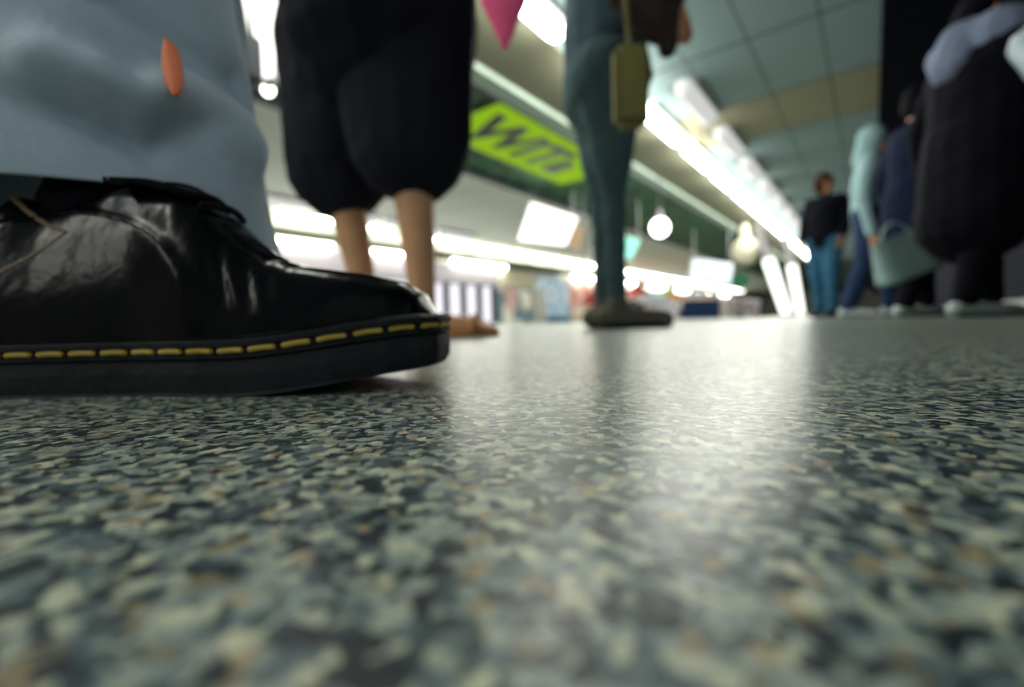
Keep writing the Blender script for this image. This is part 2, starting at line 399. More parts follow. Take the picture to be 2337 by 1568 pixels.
# lime green panel with dark letters, flush under the green ceiling
def green_sign():
    r = empty('ceiling_sign', (-4.5, 6.6, 2.93)); tag(r, 'lime green ceiling sign with dark letters behind the people', 'sign')
    simple('sign_panel', M['sign_green'], lambda b: box(b, (-.72, -1.75, 0), (.62, 1.9, .05), .01), r)
    simple('sign_frame', M['dark'], lambda b: box(b, (-.80, -1.8, .015), (.66, 1.95, .068)), r)
    cu = bpy.data.curves.new('lettering', 'FONT'); cu.body = 'WiTa'; cu.size = 1.15; cu.extrude = .006; cu.offset = .035
    cu.align_x = 'CENTER'; cu.align_y = 'CENTER'; cu.shear = .0
    cu.materials.append(M['dark'])
    tmp = bpy.data.objects.new('lettering_curve', cu); COL.objects.link(tmp)
    bpy.context.view_layer.update(); dg = bpy.context.evaluated_depsgraph_get()
    me = bpy.data.meshes.new_from_object(tmp.evaluated_get(dg)); bpy.data.objects.remove(tmp)
    me.name = 'lettering'; t = bpy.data.objects.new('lettering', me); COL.objects.link(t); t.parent = r
    # readable from below, running along the hall
    xa = Vector((0, 1, 0)); ya = Vector((1, 0, 0)); za = xa.cross(ya)
    t.matrix_local = Matrix(((xa.x, ya.x, za.x, -.05), (xa.y, ya.y, za.y, -.2), (xa.z, ya.z, za.z, -.012), (0, 0, 0, 1)))
green_sign()

# slanted light columns in front of the shops' far end
def light_column(p0, p1, d, r0, label):
    a, b_ = at(p0[0], p0[1], d), at(p1[0], p1[1], d)
    r = empty('light_column', b_); tag(r, label, 'light column')
    v = a - b_
    simple('light_tube', M['lightbox'], lambda b: capsule(b, v * .06, v * .93, r0, r0 * 1.2, 12), r, True)
    simple('column_cap', M['mauve'], lambda b: capsule(b, v * .93, v * 1.0 + (v.normalized() * .8), r0 * .9, r0 * .8, 12), r, True)
    simple('column_foot', M['grey'], lambda b: (capsule(b, v * .03, v * .07, r0 * 1.1, r0 * .8, 12), box(b, (-r0 * 1.6, -r0 * 1.6, -b_.z), (r0 * 1.6, r0 * 1.6, .06 - b_.z + max(0, b_.z) ))), r)
light_column((1752, 588), (1797, 722), 12, .12, 'tall slanting white light column left of its shorter twin')
light_column((1806, 602), (1828, 722), 14, .11, 'shorter slanting white light column right of its taller twin')

# ------------------------------------------------------------------ shops along the left wall
def shop(name, y0, y1, label, stuff):
    r = empty(name, (-12.27, (y0 + y1) / 2, 0)); tag(r, label, 'shop front'); h = (y1 - y0) / 2 - .02
    stuff(r, h); return r
def fascia(r, h, m, z0=1.95, z1=2.19, dx=.42):
    simple('fascia', m, lambda b: box(b, (.0, -h, z0), (dx, h, z1), .01), r)
def front_a(r, h):
    fascia(r, h, M['fascia'], 1.62, 2.2)
    simple('lit_interior', M['shop_lit'], lambda b: box(b, (.01, -h, .05), (.05, h, 1.55)), r)
    simple('fascia_edge', M['grey'], lambda b: box(b, (0, -h, 1.5), (.40, h, 1.6)), r)
    n = 4
    for i in range(n + 1):
        y = -h + .06 + (2 * h - .12) * i / n
        simple('mullion', M['dark'], lambda b: box(b, (.06, y - .07, 0), (.30, y + .07, 1.5)), r)
    simple('base_panel', M['grey'], lambda b: box(b, (.04, -h, 0), (.32, h, .08)), r)
shop('shop_front', -3.0, 10.6, 'long pale shop front behind the sandalled foot and black shoe', front_a)
def front_b(r, h):
    front_a(r, h)
shop('shop_front', 10.7, 14.4, 'brightly lit shop front with tall white panes right of the sandal', front_b)
def front_c(r, h):
    fascia(r, h, M['cream'], 1.55, 2.2); simple('dark_opening', M['far_goods'], lambda b: box(b, (.02, -h, 0), (.2, h, 1.55)), r)
shop('shop_front', 14.5, 17.0, 'dark open shop front left of the blue patterned panel', front_c)
def front_d(r, h):
    simple('poster', M['blue_poster'], lambda b: box(b, (.1, -h, .1), (.5, h, 2.05), .02), r)
    simple('base_panel', M['blue'], lambda b: box(b, (.12, -h, 0), (.52, h, .3)), r)
    simple('side_post', M['white'], lambda b: box(b, (.1, -h - .02, 0), (.56, -h + .45, 1.4)), r)
shop('shop_front', 17.1, 19.8, 'shop front panel with blue and white patterned poster', front_d)
def front_e(r, h):
    simple('poster', M['red_poster'], lambda b: box(b, (.1, -h, .3), (.4, h, 2.2), .02), r)
    simple('base_panel', M['cream'], lambda b: box(b, (.1, -h, 0), (.45, h, .3)), r)
shop('shop_front', 19.9, 25.5, 'shop front with blotchy red and cream poster', front_e)
def front_f(r, h):
    fascia(r, h, M['white'], 1.9, 2.19); simple('goods', M['far_goods'], lambda b: box(b, (.02, -h, 0), (.25, h, 1.9)), r)
    simple('counter', M['dark'], lambda b: box(b, (.3, -h, 0), (1.0, h, .7), .02), r)
shop('shop_front', 25.6, 40, 'open shop front with dark counter behind the coloured parasols', front_f)
def front_g(r, h):
    fascia(r, h, M['fascia'], 1.9, 2.19); simple('goods', M['far_goods'], lambda b: box(b, (.02, -h, 0), (.25, h, 1.9)), r)
shop('shop_front', 40.1, 70, 'farthest open shop front near the end of the hall', front_g)

# parasols over the stalls
def parasol(px, py, d, rad, hgt, m, label, flip=False):
    top = at(px, py, d); r = empty('parasol', (top.x, top.y, 0)); tag(r, label, 'parasol'); zt = top.z
    def can(b):
        n = 8; ap = b.verts.new((0, 0, zt)); ring = []; low = []
        s = -1 if flip else 1
        for i in range(n):
            a = 2 * PI * i / n
            ring.append(b.verts.new((rad * math.cos(a), rad * math.sin(a), zt - hgt * s)))
            low.append(b.verts.new((rad * math.cos(a), rad * math.sin(a), zt - hgt * s - .12)))
        for i in range(n):
            j = (i + 1) % n; b.faces.new((ap, ring[i], ring[j])); b.faces.new((ring[i], low[i], low[j], ring[j]))
    o = simple('canopy', m, can, r); sm = o.modifiers.new('t', 'SOLIDIFY'); sm.thickness = .02
    simple('pole', M['grey'], lambda b: capsule(b, (0, 0, 0.02), (0, 0, zt + .08), .025, .025, 8), r)
    simple('foot', M['dark'], lambda b: bmesh.ops.create_cone(b, cap_ends=True, segments=20, radius1=.32, radius2=.28, depth=.08, matrix=Matrix.Translation((0, 0, .04))), r)
    def ribs(b):
        for i in range(8):
            a = 2 * PI * i / 8; capsule(b, (0, 0, zt - .03), (rad * .97 * math.cos(a), rad * .97 * math.sin(a), zt - hgt * (-1 if flip else 1) - .03), .01, .01, 6)
    simple('ribs', M['grey'], ribs, r)
    return r
parasol(1455, 642, 24, .78, .8, M['red'], 'dark red pointed parasol among the stalls')
parasol(1350, 664, 20, .45, .42, M['red'], 'smaller dark red parasol left of the pointed dark red one')
parasol(1492, 664, 19.0, .72, .36, M['white_cloth'], 'pale lilac white parasol right of the dark red ones')
parasol(1528, 664, 26, .85, .40, M['orange_c'], 'orange parasol in the middle of the stalls')
parasol(1524, 656, 22.3, .40, .22, M['lime'], 'small lime green parasol just above the orange one')
parasol(1602, 662, 29.5, 1.0, .5, M['blue'], 'blue parasol at the farther stalls')
# stall counters
def stall(px0, px1, d, h, m, label):
    a = at(px0, 735, d); b_ = at(px1, 735, d); c = (a + b_) / 2; wd = (b_ - a).length / 2
    r = empty('stall_counter', (c.x, c.y, 0), (0, 0, math.atan2(RH.y, RH.x))); tag(r, label, 'counter')
    simple('counter_top', M['cream'], lambda b: box(b, (-wd, -.3, h - .05), (wd, .3, h), .01), r)
    simple('counter_front', m, lambda b: box(b, (-wd * .96, -.26, .0), (wd * .96, -.2, h - .05)), r)
    for s in (-1, 1): simple('counter_side', m, lambda b: box(b, (s * wd * .93 - .03, -.2, 0), (s * wd * .93 + .03, .26, h - .05)), r)
    def goods(b):
        rnd = random.Random(int(px0))
        for i in range(7):
            x = -wd * .8 + 1.6 * wd * i / 6; s = rnd.uniform(.05, .11); box(b, (x - s, -.1 - s, h), (x + s, -.1 + s, h + rnd.uniform(.1, .3)), .01)
    simple('display_boxes', M['far_goods'], goods, r)
stall(1395, 1470, 21, .95, M['dark'], 'dark stall counter under the dark red parasols')
stall(1490, 1545, 20, .75, M['mauve'], 'pale stall counter under the orange parasol')
stall(1560, 1640, 22.5, .95, M['navy_cloth'], 'navy stall counter under the blue parasol')
def post():
    q = at(1690, 735, 20); r = empty('sign_post', (q.x, q.y, 0)); tag(r, 'dark slender post with round green board before the far shops', 'post')
    simple('pole', M['dark'], lambda b: capsule(b, (0, 0, .02), (0, 0, 1.7), .05, .05, 10), r)
    simple('board', mat('deep_green_board', (.03, .16, .08), .5), lambda b: bmesh.ops.create_cone(b, cap_ends=True, segments=24, radius1=.38, radius2=.38, depth=.05, matrix=Matrix.Translation((0, -.05, 1.6)) @ Matrix.Rotation(PI / 2, 4, 'X')), r)
    simple('foot', M['dark'], lambda b: bmesh.ops.create_cone(b, cap_ends=True, segments=20, radius1=.25, radius2=.2, depth=.06, matrix=Matrix.Translation((0, 0, .03))), r)
post()

# small spotlights on the right-hand wall
for (px, py, d, lab) in ((2185, 412, 3.6, 'small bluish spotlight high among the dark figures'), (2114, 540, 4.2, 'bright bluish spotlight low above the grey bag'), (2132, 568, 4.4, 'fainter bluish spotlight just below the bright one')):
    c = at(px, py, d)
    r = empty('spotlight', c); tag(r, lab, 'spotlight')
    simple('lens', emit('spot_lens', (.7, .85, 1), 1.6 if '568' not in str(py) else .7), lambda b: ellipsoid(b, (0, 0, 0), .03, .02, .03), r, True)
    simple('lamp_body', M['dark'], lambda b: capsule(b, (.03, .06, .0), (.08, .14, .0), .035, .03, 12), r, True)
    simple('lamp_arm', M['dark'], lambda b: capsule(b, (.08, .14, 0), (1.3 - c.x, .14, 0), .012, .012, 8), r)

# ------------------------------------------------------------------ people
def hand(bm, wrist, direction, palm_n, curl=.5, s=1.0, thumb=1):
    d = direction.normalized(); n = (palm_n - d * palm_n.dot(d)).normalized(); side = d.cross(n)
    palm = wrist + d * .045 * s
    for k in (-1, -.33, .33, 1): capsule(bm, wrist + side * k * .012 * s, wrist + d * .085 * s + side * k * .028 * s, .015 * s, .012 * s, 8)
    for k, ln in ((-1, .062), (-.33, .078), (.33, .084), (1, .073)):
        b0 = wrist + d * .088 * s + side * k * .029 * s
        a1 = curl * .6; a2 = curl * 1.3
        p1 = b0 + (d * math.cos(a1) + n * math.sin(a1)) * ln * .5 * s
        p2 = p1 + (d * math.cos(a2) + n * math.sin(a2)) * ln * .5 * s
        capsule(bm, b0, p1, .0095 * s, .0088 * s, 8); capsule(bm, p1, p2, .0088 * s, .0075 * s, 8)
    t0 = wrist + d * .03 * s + side * thumb * .03 * s
    t1 = t0 + (d * .6 + side * thumb * .6 + n * .4).normalized() * .035 * s
    t2 = t1 + (d * .9 + side * thumb * .2 + n * .4).normalized() * .03 * s
    capsule(bm, t0, t1, .013 * s, .011 * s, 8); capsule(bm, t1, t2, .011 * s, .009 * s, 8)

def person(pos, head_dir, H, label, lower, upper, drop=0, taper=1.0, torso=1.0, feet=None, legs=None, arms=None, skin=None, hair=None, hair_long=False,
           lower_kind='trousers', lean=0, look=None, shoes=None, hood=None, wide=1.0, leg_w=1.0, coat=False, voxel=.011, barefoot=False):
    """legs: [(foot offset forward, side, ankle height, knee forward)] for left, right. One continuous body mesh, clothes as children."""
    k = H / 1.72; f = floor_dir(head_dir); s = Vector((-f.y, f.x, 0)); U = Vector((0, 0, 1))
    P = Vector((pos.x, pos.y, 0))
    pel = U * .93 * k + f * lean * .3
    chest = U * 1.30 * k + f * lean
    neck = U * 1.46 * k + f * lean * 1.15; hc = U * 1.60 * k + f * (lean * 1.3 + .02)
    sk = skin or M['skin']
    bm = bmesh.new()
    capsule(bm, pel + s * .07 * k, pel - s * .07 * k, .11 * k, .11 * k)
    capsule(bm, pel, chest, .115 * k, .125 * k, sq=1.25, sqdir=s)
    capsule(bm, chest + s * .12 * k + U * .07 * k, chest - s * .12 * k + U * .07 * k, .075 * k)
    capsule(bm, chest + U * .1, neck + U * .05, .055 * k, .05 * k)
    lk = floor_dir(look) if look is not None else f; ls = Vector((-lk.y, lk.x, 0))
    RM = Matrix((ls, lk, U)).transposed()
    ellipsoid(bm, hc + U * .02 * k, .074 * k, .094 * k, .105 * k, RM)
    ellipsoid(bm, hc + lk * .02 * k - U * .055 * k, .056 * k, .066 * k, .062 * k, RM)
    capsule(bm, hc + lk * .088 * k + U * .02 * k, hc + lk * .105 * k - U * .018 * k, .010 * k, .014 * k, 8)
    capsule(bm, hc + lk * .083 * k - U * .052 * k + ls * .018 * k, hc + lk * .083 * k - U * .052 * k - ls * .018 * k, .010 * k, .010 * k, 8)
    for q in (-1, 1):
        capsule(bm, hc + ls * q * .076 * k + U * .02 * k, hc + ls * q * .078 * k - U * .02 * k, .014 * k, .011 * k, 8)
        capsule(bm, hc + lk * .083 * k + ls * q * .018 * k + U * .04 * k, hc + lk * .078 * k + ls * q * .045 * k + U * .04 * k, .012 * k, .010 * k, 8)
    J = []
    legs = legs or [(.12, .09, .09, .06), (-.12, -.09, .09, .06)]
    for (ff, fs, ah, kf) in legs:
        hip = pel - U * .03 * k + s * (.085 * k if fs > 0 else -.085 * k)
        ank = f * ff + s * fs + U * ah
        knee = (hip + ank) * .5 + f * kf + U * .02
        foot_d = f
        lt = min(1, taper * 1.15) * k; capsule(bm, hip, knee, .085 * k, .056 * lt); capsule(bm, knee, knee.lerp(ank, .35), .054 * lt, .056 * lt); capsule(bm, knee.lerp(ank, .35), ank, .055 * lt, .036 * lt)
        toe = ank + f * .15 * k - U * (ah - .03 if ah < .12 else ah * .35)
        capsule(bm, ank - U * (min(ah, .09) - .038) - f * .04 * k, toe, .036 * k, .026 * k)
        for t in range(5):
            o_ = s * (t - 2) * .017 * k; ln = (.050 - abs(t - 1) * .006)
            capsule(bm, toe + o_ * .8 - f * .01, toe + o_ + f * ln * k - U * .008, .011 * k, .009 * k, 8)
        J.append((hip, knee, ank, toe))
    A = []
    arms = arms or [(.02, .26, .80), (.02, -.26, .80)]
    for q, (af, as_, az) in zip((1, -1), arms):
        sh = chest + s * q * .165 * k * wide + U * .09 * k
        wr = f * af + s * as_ + U * az * k
        mid = (sh + wr) * .5; el = mid - f * .05 * k + s * q * .03
        capsule(bm, sh, el, .05 * k, .04 * k); capsule(bm, el, wr, .040 * k, .027 * k)
        hand(bm, wr, (wr - el), -s * q, .6, k, 1 if q < 0 else -1)
        A.append((sh, el, wr))
    body = link('person', bm, sk); body.location = P; fuse(body, voxel if voxel < .008 else .008, 3); tag(body, label, 'person')
    for q in (-1, 1):
        simple('eye', M['eye'], lambda b: ellipsoid(b, hc + lk * .088 * k + ls * q * .03 * k + U * .015 * k, .012 * k, .010 * k, .009 * k, RM), body, True)
    # hair or hood
    if hair is not None:
        def hr(b):
            ellipsoid(b, hc + U * .035 * k - lk * .014 * k, .086 * k, .100 * k, .102 * k, RM)
            ellipsoid(b, hc - U * .02 * k - lk * .045 * k, .080 * k, .070 * k, .095 * k, RM)
            if hair_long: capsule(b, hc - lk * .06 * k, hc - lk * .09 * k - U * .28 * k, .075 * k, .05 * k)
        simple('hair', hair, hr, body, True)
    if hood is not None:
        def hd(b):
            ellipsoid(b, hc + U * .04 * k - lk * .02 * k, .110 * k, .118 * k, .125 * k, RM)
            capsule(b, hc - U * .05 * k - lk * .05 * k, neck - lk * .03 * k, .10 * k, .12 * k)
        o = simple('hood', hood, hd, body); fuse(o, .01, 5)
    # lower garment
    def low(b):
        capsule(b, pel + s * .07 * k, pel - s * .07 * k, .14 * k * leg_w, .14 * k * leg_w)
        capsule(b, pel, pel + U * .10 * k, .15 * k, .14 * k, sq=1.15, sqdir=s)
        for (hip, knee, ank, toe) in J:
            if lower_kind == 'shorts':
                capsule(b, hip + f * (knee - hip).dot(f) * .8, knee + U * .02, .19 * k * leg_w, .150 * k * leg_w, sq=.8, sqdir=s)
            else:
                capsule(b, hip, knee, .115 * k * leg_w, .088 * k * leg_w * taper); capsule(b, knee, ank + U * .02, .085 * k * leg_w * taper, .066 * k * leg_w * taper)
    o = simple(lower_kind, lower, low, body); fuse(o, voxel, 4, .02, .13)
    # upper garment
    def upp(b):
        capsule(b, chest + s * .11 * k * wide + U * .05 * k, chest - s * .11 * k * wide + U * .05 * k, .115 * k, .115 * k)
        capsule(b, pel + U * (.02 - drop), chest, .165 * k * wide * torso, .155 * k * wide * torso, sq=1.2, sqdir=s)
        capsule(b, chest + U * .1 * k, neck - U * .03, .10 * k, .07 * k)
        if coat: capsule(b, pel - U * .40 * k, pel, .21 * k * wide, .19 * k * wide, sq=1.1, sqdir=s)
        for (sh, el, wr) in A:
            capsule(b, sh, el, .072 * k, .062 * k); capsule(b, el, el.lerp(wr, .93), .060 * k, .045 * k)
    o = simple('coat' if coat else 'jacket', upper, upp, body); fuse(o, voxel, 4, .02, .15)
    if not barefoot:
        for (hip, knee, ank, toe) in J:
            def sh_(b):
                capsule(b, ank - U * .045 - f * .045 * k, toe + f * .03 * k, .045 * k, .040 * k, 12)
                capsule(b, ank - U * .03, ank + U * .01, .045 * k, .045 * k, 12)
            o = simple('shoe', shoes or M['dark'], sh_, body); fuse(o, .006, 3)
            simple('shoe_sole', M['sole'], lambda b: capsule(b, ank - U * (min(.09, ank.z) - .014) - f * .05 * k, toe + f * .03 * k - U * .018, .014, .014, 12, sq=3.3, sqdir=s), o, True)
    return body, J, A, f, s

# B: person in black shorts, bare legs and sandals, walking to the right
pb = at(903, 765, 1.36)
b_body, JB, AB, fB, sB = person(pb, RH, 1.72, 'person in black knee-length shorts with bare legs and tan sandals', M['shorts'], M['shirt_black'],
    legs=[(-.11, .10, .09, -.12), (.10, -.08, .09, .03)], drop=.07, torso=1.5, arms=[(-.20, .30, .86), (.30, -.26, 1.05)], skin=M['skin_warm'], hair=M['hair_black'],
    lower_kind='shorts', leg_w=1.12, wide=1.1, barefoot=True)
for (hip, knee, ank, toe) in JB:
    def sd(b):
        c = ank - Vector((0, 0, 1)) * (min(.09, ank.z) - .012)
        capsule(b, c - fB * .06, Vector((toe.x, toe.y, toe.z - .02)) + fB * .05, .012, .012, 12, sq=3.8, sqdir=sB)
    o = simple('sandal', M['sandal'], sd, b_body, True)
    def strap(b):
        c = toe + Vector((0, 0, .0)) - fB * .01
        pts = [c + sB * (.045 * math.cos(t)) + Vector((0, 0, 1)) * (.034 * math.sin(t) - .008) for t in [PI * i / 8 for i in range(9)]]
        tube(b, pts, .008)
    simple('sandal_strap', M['sandal'], strap, o, True)
def pouch():
    wr = pb + AB[1][2]; wr = Vector((wr.x, wr.y, AB[1][2].z))
    c = at(1150, 0, .98)
    r = empty('pink_pouch', c); tag(r, 'bright pink pointed pouch hanging beside the black shirt', 'pouch')
    def pch(b):
        def fn(u, v):
            a = u * 2 * PI; prof = interp([(0, .002), (.15, .02), (.5, .052), (.85, .062), (1, .05)], v)
            return Vector((0, 0, 0)) + RH * prof * math.cos(a) + FH * prof * .45 * math.sin(a) + Vector((0, 0, -.105 + .22 * v))
        V = grid_surface(b, fn, 24, 14, True); b.faces.new(V[0]); b.faces.new(V[-1])
    simple('pouch_body', M['pink'], pch, r, True)
    simple('pouch_cord', M['pink'], lambda b: tube(b, [Vector((0, 0, .1)), Vector((0, 0, .15)), wr + fB * .05 - c + Vector((0, 0, .0))], .004), r)
pouch()

# C: slate-teal trousers, brown jacket, further back
pc = at(1390, 750, 1.85)
c_body, JC, AC, fC, sC = person(pc, RH, 1.74, 'person in slate teal trousers standing right of the black shorts, brown jacket over one arm', M['trouser_teal'], M['top_slate'], taper=.5,
    legs=[(-.01, .05, .09, .0), (.02, -.05, .09, .0)], arms=[(.12, .16, 1.12), (.16, -.20, 1.12)], hair=M['hair'], leg_w=1.15, shoes=M['shoe_taupe'])
def draped_jacket():
    c = at(1478, 20, 1.42); r = empty('draped_jacket', c); tag(r, 'dark brown jacket carried over the arm above the olive bag', 'jacket')
    def f_(b):
        capsule(b, -RH * .07 + Vector((0, 0, .06)), RH * .06 + Vector((0, 0, .06)), .06, .07); capsule(b, -RH * .03, RH * .04 - Vector((0, 0, .06)), .06, .045)
    o = simple('jacket_cloth', M['jacket_brown'], f_, r); fuse(o, .008, 4, .03, .06)
    simple('jacket_sleeve', M['jacket_brown'], lambda b: capsule(b, RH * .07 + Vector((0, 0, .05)), RH * .06 - Vector((0, 0, .12)), .035, .028), r, True)
draped_jacket()
def olive_bag():
    c = at(1438, 178, 1.22); r = empty('shoulder_bag', c); tag(r, 'narrow olive canvas bag hanging against the slate teal trousers', 'bag')
    X = Matrix((RH, FH, Vector((0, 0, 1)))).transposed().to_4x4()
    simple('bag_body', M['olive'], lambda b: box(b, (-.045, -.03, -.13), (.045, .03, .08), .015, X), r)
    simple('bag_strap', M['olive'], lambda b: tube(b, [Vector((0, 0, .07)), Vector((0, 0, .2)) + FH * .03, Vector((0, 0, .46)) + FH * .12], .008), r)
olive_bag()

# D: person in dark jacket and blue jeans; E: pale aqua hoodie; G: dark figure; F: big dark figure
pd = at(1882, 722, 5.4)
person(pd, (FH * -.4 - RH * .6), 1.66, 'person in short black jacket and blue jeans beside the end of the tube lights', M['jeans'], M['jacket_dark'], hair=M['hair'], look=RH * .8 - FH * .5, legs=[(.04, .09, .09, .03), (-.10, -.09, .09, .03)], arms=[(.05, .2, .95), (.12, -.2, .92)])
pe = at(1985, 724, 4.15)
e_body, JE, AE, fE, sE = person(pe, (RH * .5 - FH * .5), 1.66, 'person in pale aqua hooded top and navy trousers carrying a grey bag', M['navy_cloth'], M['hood'], hood=M['hood'], wide=.95, legs=[(.14, .09, .09, .05), (-.14, -.09, .09, .05)], arms=[(.12, .25, .80), (.05, -.28, .72)], shoes=M['shoe_white'])
pg = at(2085, 726, 3.4)
person(pg, RH, 1.66, 'person in a long navy black coat between the aqua hood and the right edge', M['black_cloth'], M['navy_dark'], hair=M['hair_black'], coat=True, legs=[(.16, .09, .09, .04), (-.14, -.09, .09, .04)], shoes=M['shoe_white'])
pf = at(2215, 732, 2.45)
f_body, JF, AF, fF, sF = person(pf, RH, 1.66, 'person in a long black coat with white sleeve at the right edge', M['black_cloth'], M['black_cloth'], hair=M['hair_black'], hair_long=True, coat=True, wide=1.15, legs=[(.18, .09, .09, .05), (-.12, -.09, .09, .05)], shoes=M['shoe_white'], arms=[(.0, .3, .85), (.22, -.30, 1.02)])
def sleeve(b):
    sh, el, wr = AF[1]; capsule(b, sh.lerp(el, .3), el, .082, .080); capsule(b, el, el.lerp(wr, .95), .080, .075)
o = simple('sleeve', M['white_cloth'], sleeve, f_body); fuse(o, .01, 4, .02, .1); tag(o, 'white loose sleeve')
def scarf(b):
    capsule(b, Vector((0, 0, 1.40)) + sF * .12, Vector((0, 0, 1.40)) - sF * .12, .12, .12); capsule(b, Vector((0, 0, 1.42)) - fF * .05, Vector((0, 0, 1.3)) - fF * .12, .12, .10)
o = simple('scarf', M['grey_scarf'], scarf, f_body); fuse(o, .01, 4, .03, .1); tag(o, 'grey-blue scarf')
def carrier():
    c = at(2058, 580, 2.95); r = empty('carrier_bag', c); tag(r, 'large grey green shopping bag carried beside the aqua hooded person', 'bag')
    X = Matrix((RH, FH, Vector((0, 0, 1)))).transposed().to_4x4() @ Matrix.Rotation(-.35, 4, 'Y')
    def bb(b):
        def fn(u, v):
            a = u * 2 * PI; cx_, sy_ = math.cos(a), math.sin(a)
            p = 4; rr = (abs(cx_) ** p + abs(sy_) ** p) ** (-1 / p)
            w_ = .19 - .03 * v
            return (X @ Vector((w_ * cx_ * rr, .09 * sy_ * rr * (1 - .6 * v), -.15 + .27 * v)))
        V = grid_surface(b, fn, 32, 10, True); b.faces.new(V[0])
    simple('bag_body', M['bag'], bb, r, True)
    def hn(b):
        pts = [X @ Vector((.09 * math.cos(t), 0, .11 + .10 * math.sin(t))) for t in [PI * i / 8 for i in range(9)]]; tube(b, pts, .008)
    simple('bag_handle', M['bag'], hn, r, True)
carrier()

# A: the nearest person: grey-blue wide trousers over a black lace-up shoe
heel_a, depth_c = -.345, .290
def SL(s, y, z):  # shoe local -> world: s along the shoe from the heel, y away from the lens, z up
    return Vector((0, 0, 0)) + RH * (heel_a + s) + FH * (depth_c + y) + Vector((0, 0, z))
OUT_W = [(0, .0), (.004, .014), (.015, .026), (.04, .034), (.09, .035), (.13, .036), (.18, .046), (.22, .052), (.25, .052), (.275, .046), (.292, .034), (.300, .020), (.304, .0)]
def spring(s): return .011 * sstep(.19, .31, s)
TOPZ = [(.0, .034), (.004, .075), (.022, .105), (.045, .120), (.072, .112), (.095, .120), (.108, .124), (.133, .123), (.152, .119), (.163, .111), (.188, .089), (.205, .078), (.222, .072), (.257, .067), (.280, .0615), (.290, .055), (.296, .045), (.299, .036)]
def half_w(s, tab=OUT_W):
    if s <= tab[0][0]: return 0
    return max(0, interp(tab, s))
def outline(n=120, grow=0.0):
    pts = []
    S = [ .152 - .152 * math.cos(PI * i / n) for i in range(n + 1)]
    for s_ in S: pts.append((s_, -half_w(s_) - grow * (1 if 0 < s_ < .304 else 0)))
    for s_ in S[-2:0:-1]: pts.append((s_, half_w(s_) + grow))
    return pts
